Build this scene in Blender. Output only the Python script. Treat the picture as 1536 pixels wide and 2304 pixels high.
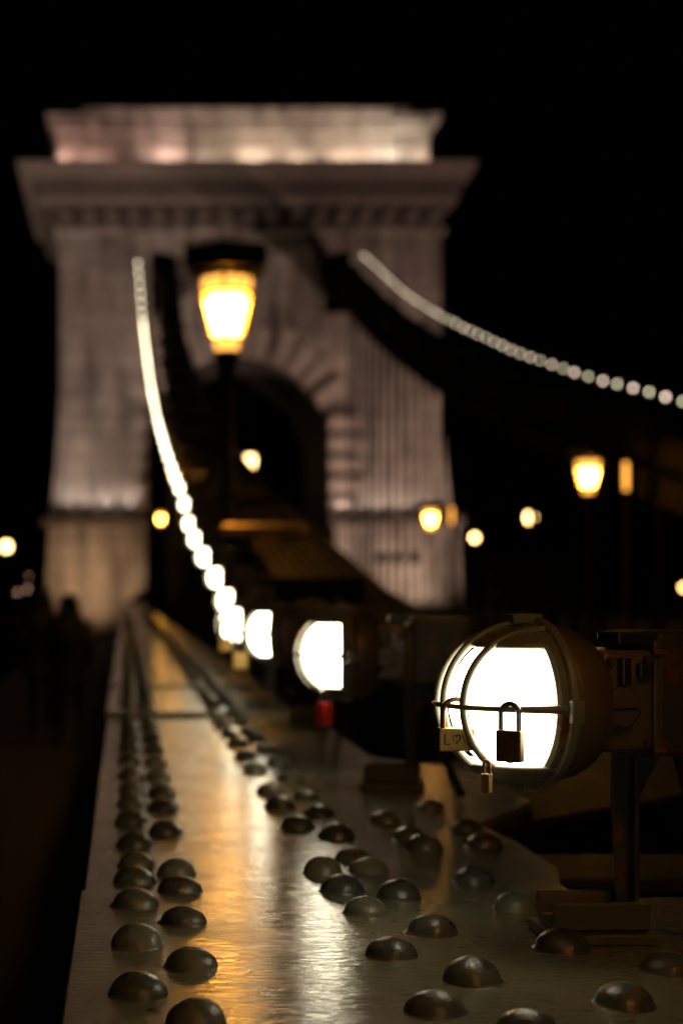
import bpy, bmesh, math, random
from mathutils import Vector, Matrix

random.seed(7)
SC = bpy.context.scene
for o in list(bpy.data.objects):
    bpy.data.objects.remove(o)

# ------------------------------------------------------------------ camera, sky, exposure
# world: X across the bridge, Y along the bridge to the tower, Z up; the top of the near girder is z = 0
F, VX, VY, CZ = 3200.0, 282.0, 1330.0, 0.4
cd = bpy.data.cameras.new('camera')
cam = bpy.data.objects.new('camera', cd)
SC.collection.objects.link(cam)
cam.location = (0, 0, CZ)
cam.rotation_euler = (math.radians(90), 0, 0)
cd.sensor_fit = 'AUTO'
cd.sensor_width = 36
cd.lens = 50
cd.shift_x = (768 - VX) / 2304
cd.shift_y = (VY - 1152) / 2304
cd.clip_start = 0.05
cd.clip_end = 3000
cd.dof.use_dof = True
cd.dof.focus_distance = 1.56
cd.dof.aperture_fstop = 3.2
SC.camera = cam

w = bpy.data.worlds.new('World')
SC.world = w
w.use_nodes = True
wn = w.node_tree.nodes
sky = wn.new('ShaderNodeTexSky')
sky.sky_type = 'NISHITA'
sky.sun_disc = False
sky.sun_elevation = math.radians(-12)
sky.sun_rotation = math.radians(200)
w.node_tree.links.new(sky.outputs[0], wn['Background'].inputs[0])
wn['Background'].inputs[1].default_value = 0.01

SC.view_settings.view_transform = 'Standard'
SC.view_settings.look = 'None'
SC.view_settings.exposure = 0
SC.view_settings.gamma = 1
SC.view_settings.use_curve_mapping = False
SC.render.engine = 'CYCLES'
SC.cycles.use_denoising = True
SC.cycles.sample_clamp_indirect = 6
SC.cycles.max_bounces = 6

# ------------------------------------------------------------------ helpers
def px(x, y=None, d=1.0, z=0.0):
    """world X of a pixel column at distance d"""
    return (x - VX) * d / F
def zpx(y, d):
    return CZ - (y - VY) * d / F
def link(o):
    SC.collection.objects.link(o)
    return o

class MB:
    def __init__(self):
        self.v, self.f = [], []
    def add(self, vs, fs):
        n = len(self.v)
        self.v += [tuple(p) for p in vs]
        self.f += [tuple(i + n for i in q) for q in fs]
        return self
    def box(self, x0, x1, y0, y1, z0, z1):
        return self.add([(x0, y0, z0), (x1, y0, z0), (x1, y1, z0), (x0, y1, z0),
                         (x0, y0, z1), (x1, y0, z1), (x1, y1, z1), (x0, y1, z1)],
                        [(3, 2, 1, 0), (4, 5, 6, 7), (0, 1, 5, 4), (1, 2, 6, 5), (2, 3, 7, 6), (3, 0, 4, 7)])
    def prism(self, poly, z0, z1):
        """vertical prism over a counter-clockwise XY polygon"""
        n = len(poly)
        vs = [(x, y, z0) for x, y in poly] + [(x, y, z1) for x, y in poly]
        fs = [tuple(range(n - 1, -1, -1)), tuple(range(n, 2 * n))]
        fs += [(i, (i + 1) % n, n + (i + 1) % n, n + i) for i in range(n)]
        return self.add(vs, fs)
    def prism_y(self, poly, y0, y1):
        """prism along Y over an XZ polygon"""
        n = len(poly)
        vs = [(x, y0, z) for x, z in poly] + [(x, y1, z) for x, z in poly]
        fs = [tuple(range(n)), tuple(range(2 * n - 1, n - 1, -1))]
        fs += [(i, n + i, n + (i + 1) % n, (i + 1) % n) for i in range(n)]
        return self.add(vs, fs)
    def prism_x(self, poly, x0, x1):
        """prism along X over a YZ polygon"""
        n = len(poly)
        vs = [(x0, y, z) for y, z in poly] + [(x1, y, z) for y, z in poly]
        fs = [tuple(range(n - 1, -1, -1)), tuple(range(n, 2 * n))]
        fs += [(i, (i + 1) % n, n + (i + 1) % n, n + i) for i in range(n)]
        return self.add(vs, fs)
    def lathe(self, prof, n=24, axis='z', c=(0, 0, 0), a0=0.0, caps=True):
        """prof: list of (radius, height along axis)"""
        vs, fs = [], []
        for r, h in prof:
            for k in range(n):
                a = a0 + 2 * math.pi * k / n
                p, q = r * math.cos(a), r * math.sin(a)
                if axis == 'z': vs.append((c[0] + p, c[1] + q, c[2] + h))
                elif axis == 'x': vs.append((c[0] + h, c[1] + p, c[2] + q))
                else: vs.append((c[0] + p, c[1] + h, c[2] - q))
        for i in range(len(prof) - 1):
            for k in range(n):
                k2 = (k + 1) % n
                fs.append((i * n + k, i * n + k2, (i + 1) * n + k2, (i + 1) * n + k))
        if caps:
            fs.append(tuple(range(n - 1, -1, -1)))
            m = (len(prof) - 1) * n
            fs.append(tuple(range(m, m + n)))
        return self.add(vs, fs)
    def tube(self, pts, r, n=8, closed=False, flat=1.0):
        pts = [Vector(p) for p in pts]
        m = len(pts)
        rr = r if isinstance(r, (list, tuple)) else [r] * m
        vs, fs = [], []
        up = None
        for i, p in enumerate(pts):
            a = pts[(i - 1) % m] if (closed or i > 0) else p
            b = pts[(i + 1) % m] if (closed or i < m - 1) else p
            t = (b - a).normalized()
            if up is None:
                up = t.orthogonal().normalized()
            up = (up - t * up.dot(t)).normalized()
            s = t.cross(up)
            for k in range(n):
                an = 2 * math.pi * k / n
                vs.append(p + up * (rr[i] * math.cos(an)) + s * (rr[i] * flat * math.sin(an)))
        for i in range(m if closed else m - 1):
            j = (i + 1) % m
            for k in range(n):
                k2 = (k + 1) % n
                fs.append((i * n + k, i * n + k2, j * n + k2, j * n + k))
        if not closed:
            fs.append(tuple(range(n - 1, -1, -1)))
            fs.append(tuple(range((m - 1) * n, m * n)))
        return self.add(vs, fs)
    def rot(self, a, c=(0, 0)):
        ca, sa = math.cos(a), math.sin(a)
        self.v = [(c[0] + (x - c[0]) * ca - (y - c[1]) * sa, c[1] + (x - c[0]) * sa + (y - c[1]) * ca, z) for x, y, z in self.v]
        return self
    def move(self, dx, dy, dz):
        self.v = [(x + dx, y + dy, z + dz) for x, y, z in self.v]
        return self
    def mesh(self, name, smooth=None):
        me = bpy.data.meshes.new(name)
        me.from_pydata(self.v, [], self.f)
        bm = bmesh.new()
        bm.from_mesh(me)
        bmesh.ops.remove_doubles(bm, verts=bm.verts, dist=1e-6)
        bmesh.ops.recalc_face_normals(bm, faces=bm.faces)
        bm.to_mesh(me)
        bm.free()
        if smooth is not None:
            for p in me.polygons: p.use_smooth = True
            me.set_sharp_from_angle(angle=math.radians(smooth))
        return me
    def obj(self, name, m, parent=None, smooth=None, bevel=0, seg=2):
        me = self.mesh(name, smooth)
        me.materials.append(m)
        o = link(bpy.data.objects.new(name, me))
        if parent is not None: o.parent = parent
        if bevel:
            b = o.modifiers.new('bevel', 'BEVEL')
            b.width = bevel
            b.segments = seg
            b.limit_method = 'ANGLE'
            b.angle_limit = math.radians(40)
        return o

def tag(o, label=None, cat=None, group=None, kind=None):
    if label: o['label'] = label
    if cat: o['category'] = cat
    if group: o['group'] = group
    if kind: o['kind'] = kind
    return o
def thing(name, label, cat, loc=(0, 0, 0), rz=0.0, group=None):
    o = link(bpy.data.objects.new(name, None))
    o.empty_display_size = 0.1
    o.location = loc
    o.rotation_euler = (0, 0, rz)
    return tag(o, label, cat, group)
def copy_tree(o, parent=None):
    c = link(o.copy())
    c.parent = parent
    for ch in KIDS.get(o.name, []):
        copy_tree(ch, c)
    return c
KIDS = {}
def index_kids(root):
    """children lists, read once per prototype"""
    for o in [root] + list(root.children_recursive):
        KIDS[o.name] = [c for c in o.children]
def lerp_tab(tab, d):
    if d <= tab[0][0]: return tab[0][1:]
    for a, b in zip(tab, tab[1:]):
        if d <= b[0]:
            t = (d - a[0]) / (b[0] - a[0])
            return tuple(p + (q - p) * t for p, q in zip(a[1:], b[1:]))
    return tab[-1][1:]

# ------------------------------------------------------------------ materials
def mat(name):
    m = bpy.data.materials.new(name)
    m.use_nodes = True
    nt = m.node_tree
    return m, nt, nt.nodes['Principled BSDF'], nt.links.new
def ramp(nt, fac, stops):
    r = nt.nodes.new('ShaderNodeValToRGB')
    nt.links.new(fac, r.inputs[0])
    while len(r.color_ramp.elements) < len(stops): r.color_ramp.elements.new(0.5)
    for e, (p, c) in zip(r.color_ramp.elements, stops):
        e.position = p
        e.color = (c[0], c[1], c[2], 1) if isinstance(c, (tuple, list)) else (c, c, c, 1)
    return r.outputs[0]
def noise(nt, vec, scale, detail=4, rough=0.55, dist=0.0):
    n = nt.nodes.new('ShaderNodeTexNoise')
    n.inputs['Scale'].default_value = scale
    n.inputs['Detail'].default_value = detail
    n.inputs['Roughness'].default_value = rough
    n.inputs['Distortion'].default_value = dist
    if vec is not None: nt.links.new(vec, n.inputs['Vector'])
    return n.outputs['Fac']
def coords(nt, scale=(1, 1, 1), world=False):
    mp = nt.nodes.new('ShaderNodeMapping')
    mp.inputs['Scale'].default_value = scale
    if world:
        g = nt.nodes.new('ShaderNodeNewGeometry')
        nt.links.new(g.outputs['Position'], mp.inputs['Vector'])
    else:
        t = nt.nodes.new('ShaderNodeTexCoord')
        nt.links.new(t.outputs['Object'], mp.inputs['Vector'])
    return mp.outputs[0]
def mixc(nt, fac, a, b):
    m = nt.nodes.new('ShaderNodeMix')
    m.data_type = 'RGBA'
    nt.links.new(fac, m.inputs[0])
    for s, c in ((6, a), (7, b)):
        if isinstance(c, (tuple, list)): m.inputs[s].default_value = (c[0], c[1], c[2], 1)
        else: nt.links.new(c, m.inputs[s])
    return m.outputs[2]
def bump(nt, h, strength, dist, normal=None):
    b = nt.nodes.new('ShaderNodeBump')
    b.inputs['Strength'].default_value = strength
    b.inputs['Distance'].default_value = dist
    nt.links.new(h, b.inputs['Height'])
    if normal is not None: nt.links.new(normal, b.inputs['Normal'])
    return b.outputs[0]

def paint(name, ca, cb, rust=0.0, r0=0.22, r1=0.42, brush=True, sc=1.0, bstr=0.5, spec=0.5, lump=0.0):
    """old thick oil paint on iron: brush ridges, specks, chips down to rust"""
    m, nt, b, L = mat(name)
    v = coords(nt, world=True)
    big = noise(nt, v, 6 * sc, 5)
    col = mixc(nt, ramp(nt, big, [(0.35, 0.0), (0.65, 1.0)]), ca, cb)
    fine = noise(nt, v, 60 * sc, 6, 0.65)
    col = mixc(nt, ramp(nt, fine, [(0.60, 0.0), (0.72, 0.5)]), col, tuple(c * 0.55 for c in ca))
    if rust > 0:
        rn = noise(nt, v, 16 * sc, 8, 0.7)
        rf = ramp(nt, rn, [(0.66 - 0.1 * rust, 0.0), (0.70 - 0.1 * rust, 1.0)])
        col = mixc(nt, rf, col, (0.13, 0.045, 0.014))
    if lump:                            # every rivet head has weathered its own way
        oi = nt.nodes.new('ShaderNodeObjectInfo')
        col = mixc(nt, ramp(nt, oi.outputs['Random'], [(0.55, 0.0), (1.0, 0.55)]), col, (0.22, 0.215, 0.15))
    L(col, b.inputs['Base Color'])
    rr = nt.nodes.new('ShaderNodeMapRange')
    L(noise(nt, v, 22 * sc, 5, 0.6), rr.inputs[0])
    rr.inputs[1].default_value, rr.inputs[2].default_value = 0.3, 0.7
    rr.inputs[3].default_value, rr.inputs[4].default_value = r0, r1
    if brush and bstr > 0.5:
        pm = ramp(nt, noise(nt, v, 7, 7, 0.68, 0.4), [(0.44, 0.0), (0.66, 1.0)])
        am = nt.nodes.new('ShaderNodeMath'); am.operation = 'MULTIPLY_ADD'
        L(pm, am.inputs[0]); am.inputs[1].default_value = 0.16; L(rr.outputs[0], am.inputs[2])
        L(am.outputs[0], b.inputs['Roughness'])
        dirt = ramp(nt, noise(nt, v, 38, 9, 0.75, 0.8), [(0.56, 0.0), (0.63, 0.55)])
        L(mixc(nt, dirt, col, tuple(c * 0.42 for c in cb)), b.inputs['Base Color'])
    else:
        L(rr.outputs[0], b.inputs['Roughness'])
    h = bump(nt, noise(nt, v, 14 * sc, 3), 0.22, 0.003)
    if lump: h = bump(nt, noise(nt, v, 75, 4, 0.6), lump, 0.004, h)
    if brush:
        vb = coords(nt, (30 * sc, 105 * sc, 60 * sc), world=True)
        h = bump(nt, noise(nt, vb, 1.0, 4, 0.62, 1.2), bstr, 0.0008, h)
    h = bump(nt, noise(nt, v, 240 * sc, 3, 0.65), 0.4, 0.00016, h)
    L(h, b.inputs['Normal'])
    b.inputs['IOR'].default_value = 1.5
    b.inputs['Specular IOR Level'].default_value = spec
    return m

M = {}
M['flange'] = paint('flange_paint', (0.20, 0.180, 0.105), (0.15, 0.145, 0.092), rust=0.4, r0=0.06, r1=0.14, bstr=0.85)
M['flange_far'] = paint('flange_paint_smooth', (0.17, 0.155, 0.10), (0.13, 0.125, 0.085), rust=0.4, r0=0.13, r1=0.22, bstr=0.22)
M['rivet'] = paint('rivet_paint', (0.090, 0.090, 0.064), (0.045, 0.042, 0.030), rust=0.75, r0=0.20, r1=0.48, brush=False, sc=2.0, lump=0.4)
M['iron'] = paint('bracket_paint', (0.055, 0.045, 0.030), (0.035, 0.030, 0.022), rust=1.0, r0=0.30, r1=0.5, brush=False)
M['guard'] = paint('guard_paint', (0.24, 0.24, 0.19), (0.15, 0.148, 0.118), rust=0.5, r0=0.25, r1=0.45, brush=False)
M['housing'] = paint('housing_paint', (0.125, 0.092, 0.062), (0.08, 0.06, 0.042), rust=0.8, r0=0.28, r1=0.5, brush=False)
M['chain'] = paint('chain_paint', (0.014, 0.0125, 0.010), (0.010, 0.009, 0.008), rust=0.0, r0=0.5, r1=0.65, spec=0.2, brush=False, sc=0.4)
M['dark_iron'] = paint('dark_bar_paint', (0.026, 0.021, 0.015), (0.018, 0.015, 0.011), rust=0.7, r0=0.45, r1=0.62, brush=False, spec=0.25)
M['far_chain'] = paint('far_chain_paint', (0.006, 0.0055, 0.005), (0.005, 0.0045, 0.004), r0=0.7, r1=0.85, brush=False, sc=0.4, spec=0.05)
M['lantern_iron'] = paint('lantern_iron', (0.02, 0.018, 0.014), (0.014, 0.013, 0.011), r0=0.35, r1=0.5, brush=False, sc=0.5)

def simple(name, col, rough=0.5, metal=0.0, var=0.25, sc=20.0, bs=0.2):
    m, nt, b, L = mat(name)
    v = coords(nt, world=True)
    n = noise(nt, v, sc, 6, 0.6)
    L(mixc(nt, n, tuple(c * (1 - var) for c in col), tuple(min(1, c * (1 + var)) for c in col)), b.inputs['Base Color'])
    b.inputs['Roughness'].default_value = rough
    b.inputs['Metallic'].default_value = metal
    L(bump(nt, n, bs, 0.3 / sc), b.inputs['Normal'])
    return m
M['brass'] = simple('brass', (0.80, 0.54, 0.18), 0.30, 0.8, 0.12, 300, 0.08)
M['brass_old'] = simple('tarnished_brass', (0.22, 0.13, 0.05), 0.42, 0.7, 0.35, 220, 0.15)
M['steel'] = simple('shackle_steel', (0.42, 0.40, 0.36), 0.28, 1.0, 0.2, 250, 0.1)
M['steel_rusty'] = simple('rusty_steel', (0.16, 0.08, 0.04), 0.5, 0.6, 0.4, 250, 0.3)
M['red'] = simple('red_lacquer', (0.75, 0.04, 0.05), 0.35, 0.0, 0.15, 120, 0.05)
M['ink'] = simple('marker_ink', (0.03, 0.022, 0.02), 0.6, 0.0, 0.3, 400, 0.05)
M['asphalt'] = simple('asphalt', (0.05, 0.05, 0.05), 0.85, 0, 0.3, 40, 0.3)
M['planks'] = simple('walkway_surface', (0.055, 0.05, 0.045), 0.85, 0, 0.3, 12, 0.3)
M['water'] = simple('dark_water', (0.01, 0.012, 0.014), 0.15, 0, 0.2, 0.5, 0.4)
M['coat'] = simple('dark_wool', (0.018, 0.018, 0.02), 0.9, 0, 0.2, 60, 0.2)
M['hair'] = simple('dark_hair', (0.02, 0.015, 0.012), 0.6, 0, 0.3, 150, 0.4)
M['trousers'] = simple('dark_denim', (0.02, 0.022, 0.03), 0.9, 0, 0.2, 80, 0.2)
M['facade'] = simple('riverside_render', (0.25, 0.21, 0.16), 0.85, 0, 0.2, 0.6, 0.1)
M['pane_dark'] = simple('dark_pane', (0.02, 0.02, 0.022), 0.15, 0, 0.1, 1, 0.0)
M['bank'] = simple('dark_bank', (0.03, 0.032, 0.025), 0.95, 0, 0.3, 0.3, 0.3)

def stone(name, ca, cb, cs=0.95, ch=0.46):
    m, nt, b, L = mat(name)
    v = coords(nt, world=True)
    # courses of ashlar on vertical faces: use (x+y, z)
    sx = nt.nodes.new('ShaderNodeSeparateXYZ')
    L(v, sx.inputs[0])
    ad = nt.nodes.new('ShaderNodeMath'); ad.operation = 'ADD'
    L(sx.outputs[0], ad.inputs[0]); L(sx.outputs[1], ad.inputs[1])
    cx = nt.nodes.new('ShaderNodeCombineXYZ')
    L(ad.outputs[0], cx.inputs[0]); L(sx.outputs[2], cx.inputs[1])
    br = nt.nodes.new('ShaderNodeTexBrick')
    br.inputs['Scale'].default_value = 1.0
    br.inputs['Brick Width'].default_value = cs
    br.inputs['Row Height'].default_value = ch
    br.inputs['Mortar Size'].default_value = 0.04
    br.inputs['Mortar Smooth'].default_value = 0.3
    br.inputs['Color1'].default_value = (*ca, 1)
    br.inputs['Color2'].default_value = (*[c * 0.78 for c in ca], 1)
    br.inputs['Mortar'].default_value = (*[c * 0.4 for c in ca], 1)
    L(cx.outputs[0], br.inputs['Vector'])
    n = noise(nt, v, 0.42, 8, 0.68)
    col = mixc(nt, ramp(nt, n, [(0.40, 0.0), (0.60, 0.95)]), br.outputs[0], cb)
    st = noise(nt, coords(nt, (1.6, 1.6, 0.25), world=True), 1.0, 6, 0.6)
    col = mixc(nt, ramp(nt, st, [(0.46, 0.0), (0.64, 0.85)]), col, tuple(c * 0.35 for c in cb))
    L(col, b.inputs['Base Color'])
    b.inputs['Roughness'].default_value = 0.9
    h = bump(nt, br.outputs[1], -0.6, 0.03)
    L(bump(nt, noise(nt, v, 9, 6, 0.6), 0.5, 0.05, h), b.inputs['Normal'])
    return m
M['stone'] = stone('tower_limestone', (0.37, 0.33, 0.285), (0.20, 0.168, 0.14), 1.5, 0.74)
M['stone_block'] = simple('rusticated_stone', (0.33, 0.28, 0.245), 0.9, 0, 0.3, 2.5, 0.5)
M['stone_dark'] = simple('shade_toned_stone', (0.072, 0.058, 0.048), 0.92, 0, 0.4, 1.6, 0.5)  # dimness of the cornice put into the stone colour
M['stone_mid'] = simple('half_lit_stone', (0.17, 0.14, 0.12), 0.92, 0, 0.45, 0.9, 0.5)  # brighter bands of the cornice put into a lighter stone colour
M['shade_black'] = simple('shade_black_stone', (0.03, 0.026, 0.023), 0.95, 0, 0.4, 1.6, 0.5)  # shade of the passage and drain holes put into the colour
M['attic'] = stone('attic_limestone', (0.40, 0.35, 0.305), (0.31, 0.26, 0.225), 1.3, 0.6)

def glow(name, col, s, var=0.0, sc=10, smudge=False):
    m = bpy.data.materials.new(name)
    m.use_nodes = True
    nt = m.node_tree
    nt.nodes.clear()
    e = nt.nodes.new('ShaderNodeEmission')
    e.inputs[0].default_value = (*col, 1)
    e.inputs[1].default_value = s
    if var:
        mr = nt.nodes.new('ShaderNodeMapRange')
        nt.links.new(noise(nt, coords(nt), sc, 4), mr.inputs[0])
        mr.inputs[3].default_value = s * (1 - var)
        mr.inputs[4].default_value = s * (1 + var)
        nt.links.new(mr.outputs[0], e.inputs[1])
    if smudge:                          # dirt on the glass
        v = coords(nt)
        mu = nt.nodes.new('ShaderNodeMath')
        mu.operation = 'MULTIPLY'
        nt.links.new(ramp(nt, noise(nt, v, 26, 6, 0.7), [(0.62, 1.0), (0.76, 0.05)]), mu.inputs[0])
        mu.inputs[1].default_value = s
        nt.links.new(mu.outputs[0], e.inputs[1])
    o = nt.nodes.new('ShaderNodeOutputMaterial')
    nt.links.new(e.outputs[0], o.inputs[0])
    return m
M['lamp_glass'] = glow('lit_lamp_glass', (1.0, 0.88, 0.62), 15, smudge=True)
M['string_glass'] = glow('string_lamp_glass', (1.0, 0.88, 0.60), 11, 0.2, 30)
M['far_pink'] = glow('pinkish_light', (1.0, 0.75, 0.58), 6.5)
M['far_green'] = glow('greenish_light', (0.95, 0.86, 0.54), 5.0)
M['lantern_core'] = glow('lantern_core', (1.0, 0.58, 0.16), 90)
M['street_glow'] = glow('street_glow', (1.0, 0.58, 0.20), 15)
M['hang_glow'] = glow('hanging_lantern_glow', (1.0, 0.60, 0.22), 9)
M['amber'] = glow('amber_glow', (1.0, 0.40, 0.06), 2.6)
M['amber_small'] = glow('amber_small_glow', (1.0, 0.45, 0.14), 14)
M['city'] = glow('city_glow', (1.0, 0.55, 0.35), 6)
M['flood_lens'] = glow('flood_lens', (1.0, 0.8, 0.62), 3)

def lantern_glass():
    m = bpy.data.materials.new('amber_lantern_glass')
    m.use_nodes = True
    nt = m.node_tree
    nt.nodes.clear()
    t = nt.nodes.new('ShaderNodeBsdfTransparent'); t.inputs[0].default_value = (1, 0.9, 0.62, 1)
    d = nt.nodes.new('ShaderNodeBsdfTranslucent'); d.inputs[0].default_value = (0.85, 0.45, 0.08, 1)
    mx = nt.nodes.new('ShaderNodeMixShader')
    mr = nt.nodes.new('ShaderNodeMapRange')
    nt.links.new(noise(nt, coords(nt), 14, 3), mr.inputs[0])
    mr.inputs[3].default_value, mr.inputs[4].default_value = 0.25, 0.5
    nt.links.new(mr.outputs[0], mx.inputs[0])
    nt.links.new(t.outputs[0], mx.inputs[1])
    nt.links.new(d.outputs[0], mx.inputs[2])
    o = nt.nodes.new('ShaderNodeOutputMaterial')
    nt.links.new(mx.outputs[0], o.inputs[0])
    return m
M['lantern_glass'] = lantern_glass()

# ------------------------------------------------------------------ large structure
def struct(name, mb, m):
    o = mb.obj(name, m)
    o['kind'] = 'structure'
    return o
DECK = -1.35
struct('water', MB().add([(-900, -300, -14), (900, -300, -14), (900, 1500, -14), (-900, 1500, -14)], [(0, 1, 2, 3)]), M['water'])
struct('walkway', MB().box(-2.4, -0.12, -6, 49.0, DECK - 0.2, DECK), M['planks'])
struct('road', MB().box(1.95, 7.0, -6, 120, DECK - 0.35, DECK - 0.12), M['asphalt'])
struct('far_walkway', MB().box(9.1, 11.4, -6, 49.0, DECK - 0.2, DECK), M['planks'])
# river bank with a low rise far beyond the bridge
pts = [(-900, 130), (-300, 126), (-60, 122), (60, 122), (300, 126), (900, 130), (900, 900), (-900, 900)]
struct('river_bank', MB().prism(pts, -16, -2.4), M['bank'])

# ---- the tower
TC, TY, TD = 4.42, 50.2, 7.0
XL, XR = -2.30, 11.14           # outer faces of the body
OL, OR, SPR, RAD = 0.78, 7.14, 5.55, 3.18
OC = (OL + OR) / 2
TOP, LEDGE = 13.05, 3.05
tower = thing('bridge_tower', 'floodlit stone arch tower standing across the bridge under a heavy cornice', 'tower', (TC, TY, DECK))
def tp(name, mb, m, **k):
    return mb.move(-TC, -TY, -DECK).obj(name, m, tower, **k)
flare = [(LEDGE, 0.36), (3.6, 0.28), (4.6, 0.17), (6.0, 0.07), (7.6, 0.0), (TOP, 0.0)]
# left and right piers, flaring to the ledge
mb = MB()
for i in range(len(flare) - 1):
    (z0, f0), (z1, f1) = flare[i], flare[i + 1]
    y0, y1 = TY - f0 * 0.6, TY - f1 * 0.6
    mb.add([(XL - f0, y0, z0), (OL, y0, z0), (OL, TY + TD, z0), (XL - f0, TY + TD, z0),
            (XL - f1, y1, z1), (OL, y1, z1), (OL, TY + TD, z1), (XL - f1, TY + TD, z1)],
           [(0, 1, 5, 4), (1, 2, 6, 5), (2, 3, 7, 6), (3, 0, 4, 7)])
tp('pier', mb, M['stone'])
mb = MB()
PX = 8.15
for i in range(len(flare) - 1):
    (z0, f0), (z1, f1) = flare[i], flare[i + 1]
    y0, y1 = TY - f0 * 0.6, TY - f1 * 0.6
    mb.add([(PX, y0, z0), (XR + f0, y0, z0), (XR + f0, TY + TD, z0), (PX, TY + TD, z0),
            (PX, y1, z1), (XR + f1, y1, z1), (XR + f1, TY + TD, z1), (PX, TY + TD, z1)],
           [(0, 1, 5, 4), (1, 2, 6, 5), (2, 3, 7, 6), (3, 0, 4, 7)])
tp('pier', mb, M['stone'])
# wall over the arch, in vertical strips, with open slots where the chains run in
def arch_z(x):
    t = max(-1, min(1, (x - OC) / RAD))
    return SPR + RAD * math.sqrt(max(0, 1 - t * t))
xs = sorted(set([OL, 0.88, 1.84, 7.0, OR, 7.96, PX] + [OC + RAD * math.cos(a * math.pi / 28) for a in range(29)]))
xs = [x for i, x in enumerate(xs) if i == 0 or x - xs[i - 1] > 0.02]
mb = MB()
for a, b in zip(xs, xs[1:]):
    mid = (a + b) / 2
    za, zb = (arch_z(a), arch_z(b)) if mid < OR else (LEDGE, LEDGE)
    slot = 0.88 <= mid <= 1.84 or 7.0 <= mid <= 7.96
    for lo_a, lo_b, hi in ([(za, zb, 10.2), (12.5, 12.5, TOP)] if slot else [(za, zb, TOP)]):
        mb.add([(a, TY, lo_a), (b, TY, lo_b), (b, TY + TD, lo_b), (a, TY + TD, lo_a),
                (a, TY, hi), (b, TY, hi), (b, TY + TD, hi), (a, TY + TD, hi)],
               [(0, 1, 5, 4), (2, 3, 7, 6), (0, 3, 2, 1), (4, 5, 6, 7)] + ([(1, 2, 6, 5), (3, 0, 4, 7)] if slot else []))
tp('arch_wall', mb, M['stone'])
# lining added in the passage, its dark colour standing in for shade
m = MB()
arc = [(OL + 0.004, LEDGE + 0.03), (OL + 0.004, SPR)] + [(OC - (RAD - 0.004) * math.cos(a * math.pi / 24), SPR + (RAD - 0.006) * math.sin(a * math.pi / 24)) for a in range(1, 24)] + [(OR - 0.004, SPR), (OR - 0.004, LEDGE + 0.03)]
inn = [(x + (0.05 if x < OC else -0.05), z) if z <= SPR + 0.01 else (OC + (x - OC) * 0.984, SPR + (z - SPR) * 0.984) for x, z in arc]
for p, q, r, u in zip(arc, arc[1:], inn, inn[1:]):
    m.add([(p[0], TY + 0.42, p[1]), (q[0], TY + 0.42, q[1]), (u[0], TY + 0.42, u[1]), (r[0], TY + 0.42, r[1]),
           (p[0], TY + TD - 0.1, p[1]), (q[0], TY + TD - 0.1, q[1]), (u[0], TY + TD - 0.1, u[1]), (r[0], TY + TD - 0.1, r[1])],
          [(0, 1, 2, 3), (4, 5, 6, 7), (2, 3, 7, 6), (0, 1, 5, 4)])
tp('arch_shade_lining', m, M['shade_black'])
# plinths under the piers
def plinth(x0, x1):
    m = MB()
    lev = [(DECK - 6, 0.55), (DECK, 0.5), (0.2, 0.36), (1.8, 0.28), (LEDGE - 0.35, 0.26)]
    for (z0, f0), (z1, f1) in zip(lev, lev[1:]):
        r = lambda f, z: [(x0 - f * (x0 < 0), TY - 0.35 - f, z), (x1 + f * (x1 > 9), TY - 0.35 - f, z), (x1 + f * (x1 > 9), TY + TD + f, z), (x0 - f * (x0 < 0), TY + TD + f, z)]
        m.add(r(f0, z0) + r(f1, z1), [(0, 1, 5, 4), (1, 2, 6, 5), (2, 3, 7, 6), (3, 0, 4, 7), (4, 5, 6, 7)])
    return m
tp('plinth', plinth(XL - 0.10, OL - 0.04), M['stone'])
tp('plinth', plinth(OR + 0.16, XR + 0.24), M['stone'])
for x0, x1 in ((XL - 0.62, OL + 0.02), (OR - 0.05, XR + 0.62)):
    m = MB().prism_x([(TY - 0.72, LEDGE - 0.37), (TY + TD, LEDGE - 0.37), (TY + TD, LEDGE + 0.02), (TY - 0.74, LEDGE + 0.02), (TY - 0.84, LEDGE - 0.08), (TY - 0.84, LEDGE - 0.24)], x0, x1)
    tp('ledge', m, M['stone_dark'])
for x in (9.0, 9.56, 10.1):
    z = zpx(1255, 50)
    tp('drain_mouth', MB().lathe([(0.17, -0.10), (0.22, -0.02), (0.22, 0.2)], 12, 'y', (x, TY - 0.64, z)), M['shade_black'])  # dark inside of the hole painted as near-black colour
# rusticated jamb blocks and voussoirs
zb = LEDGE + 0.06
k = 0
while zb < SPR + 1.2:
    for side in (0, 1):
        wd = 1.32 if k % 2 else 1.12
        x0, x1 = (OL - wd, OL + 0.03) if side == 0 else (OR - 0.03, OR + wd)
        if side == 0: x0, x1 = OL - wd * 0.3, OL + 0.03
        m = MB().box(x0, x1, TY - 0.40 - (0.12 if zb < 4.5 else 0), TY + 0.4, zb, zb + 0.52)
        tp('jamb_block', m, M['stone_block'], bevel=0.06)
    zb += 0.735
    k += 1
nv = 15
for i in range(nv):
    a0 = math.pi * (i + 0.15) / nv
    a1 = math.pi * (i + 0.85) / nv
    if math.degrees((a0 + a1) / 2) < 22 or math.degrees((a0 + a1) / 2) > 158: continue
    ro = RAD + (1.35 if i % 2 else 1.1)
    poly = [(OC + (RAD - 0.02) * math.cos(a0), SPR + (RAD - 0.02) * math.sin(a0)), (OC + ro * math.cos(a0), SPR + ro * math.sin(a0)),
            (OC + ro * math.cos(a1), SPR + ro * math.sin(a1)), (OC + (RAD - 0.02) * math.cos(a1), SPR + (RAD - 0.02) * math.sin(a1))]
    tp('voussoir', MB().prism_y(poly, TY - (0.34 if math.degrees((a0 + a1) / 2) < 40 else 0.10), TY + 0.4), M['stone_block'], bevel=0.06)
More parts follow.
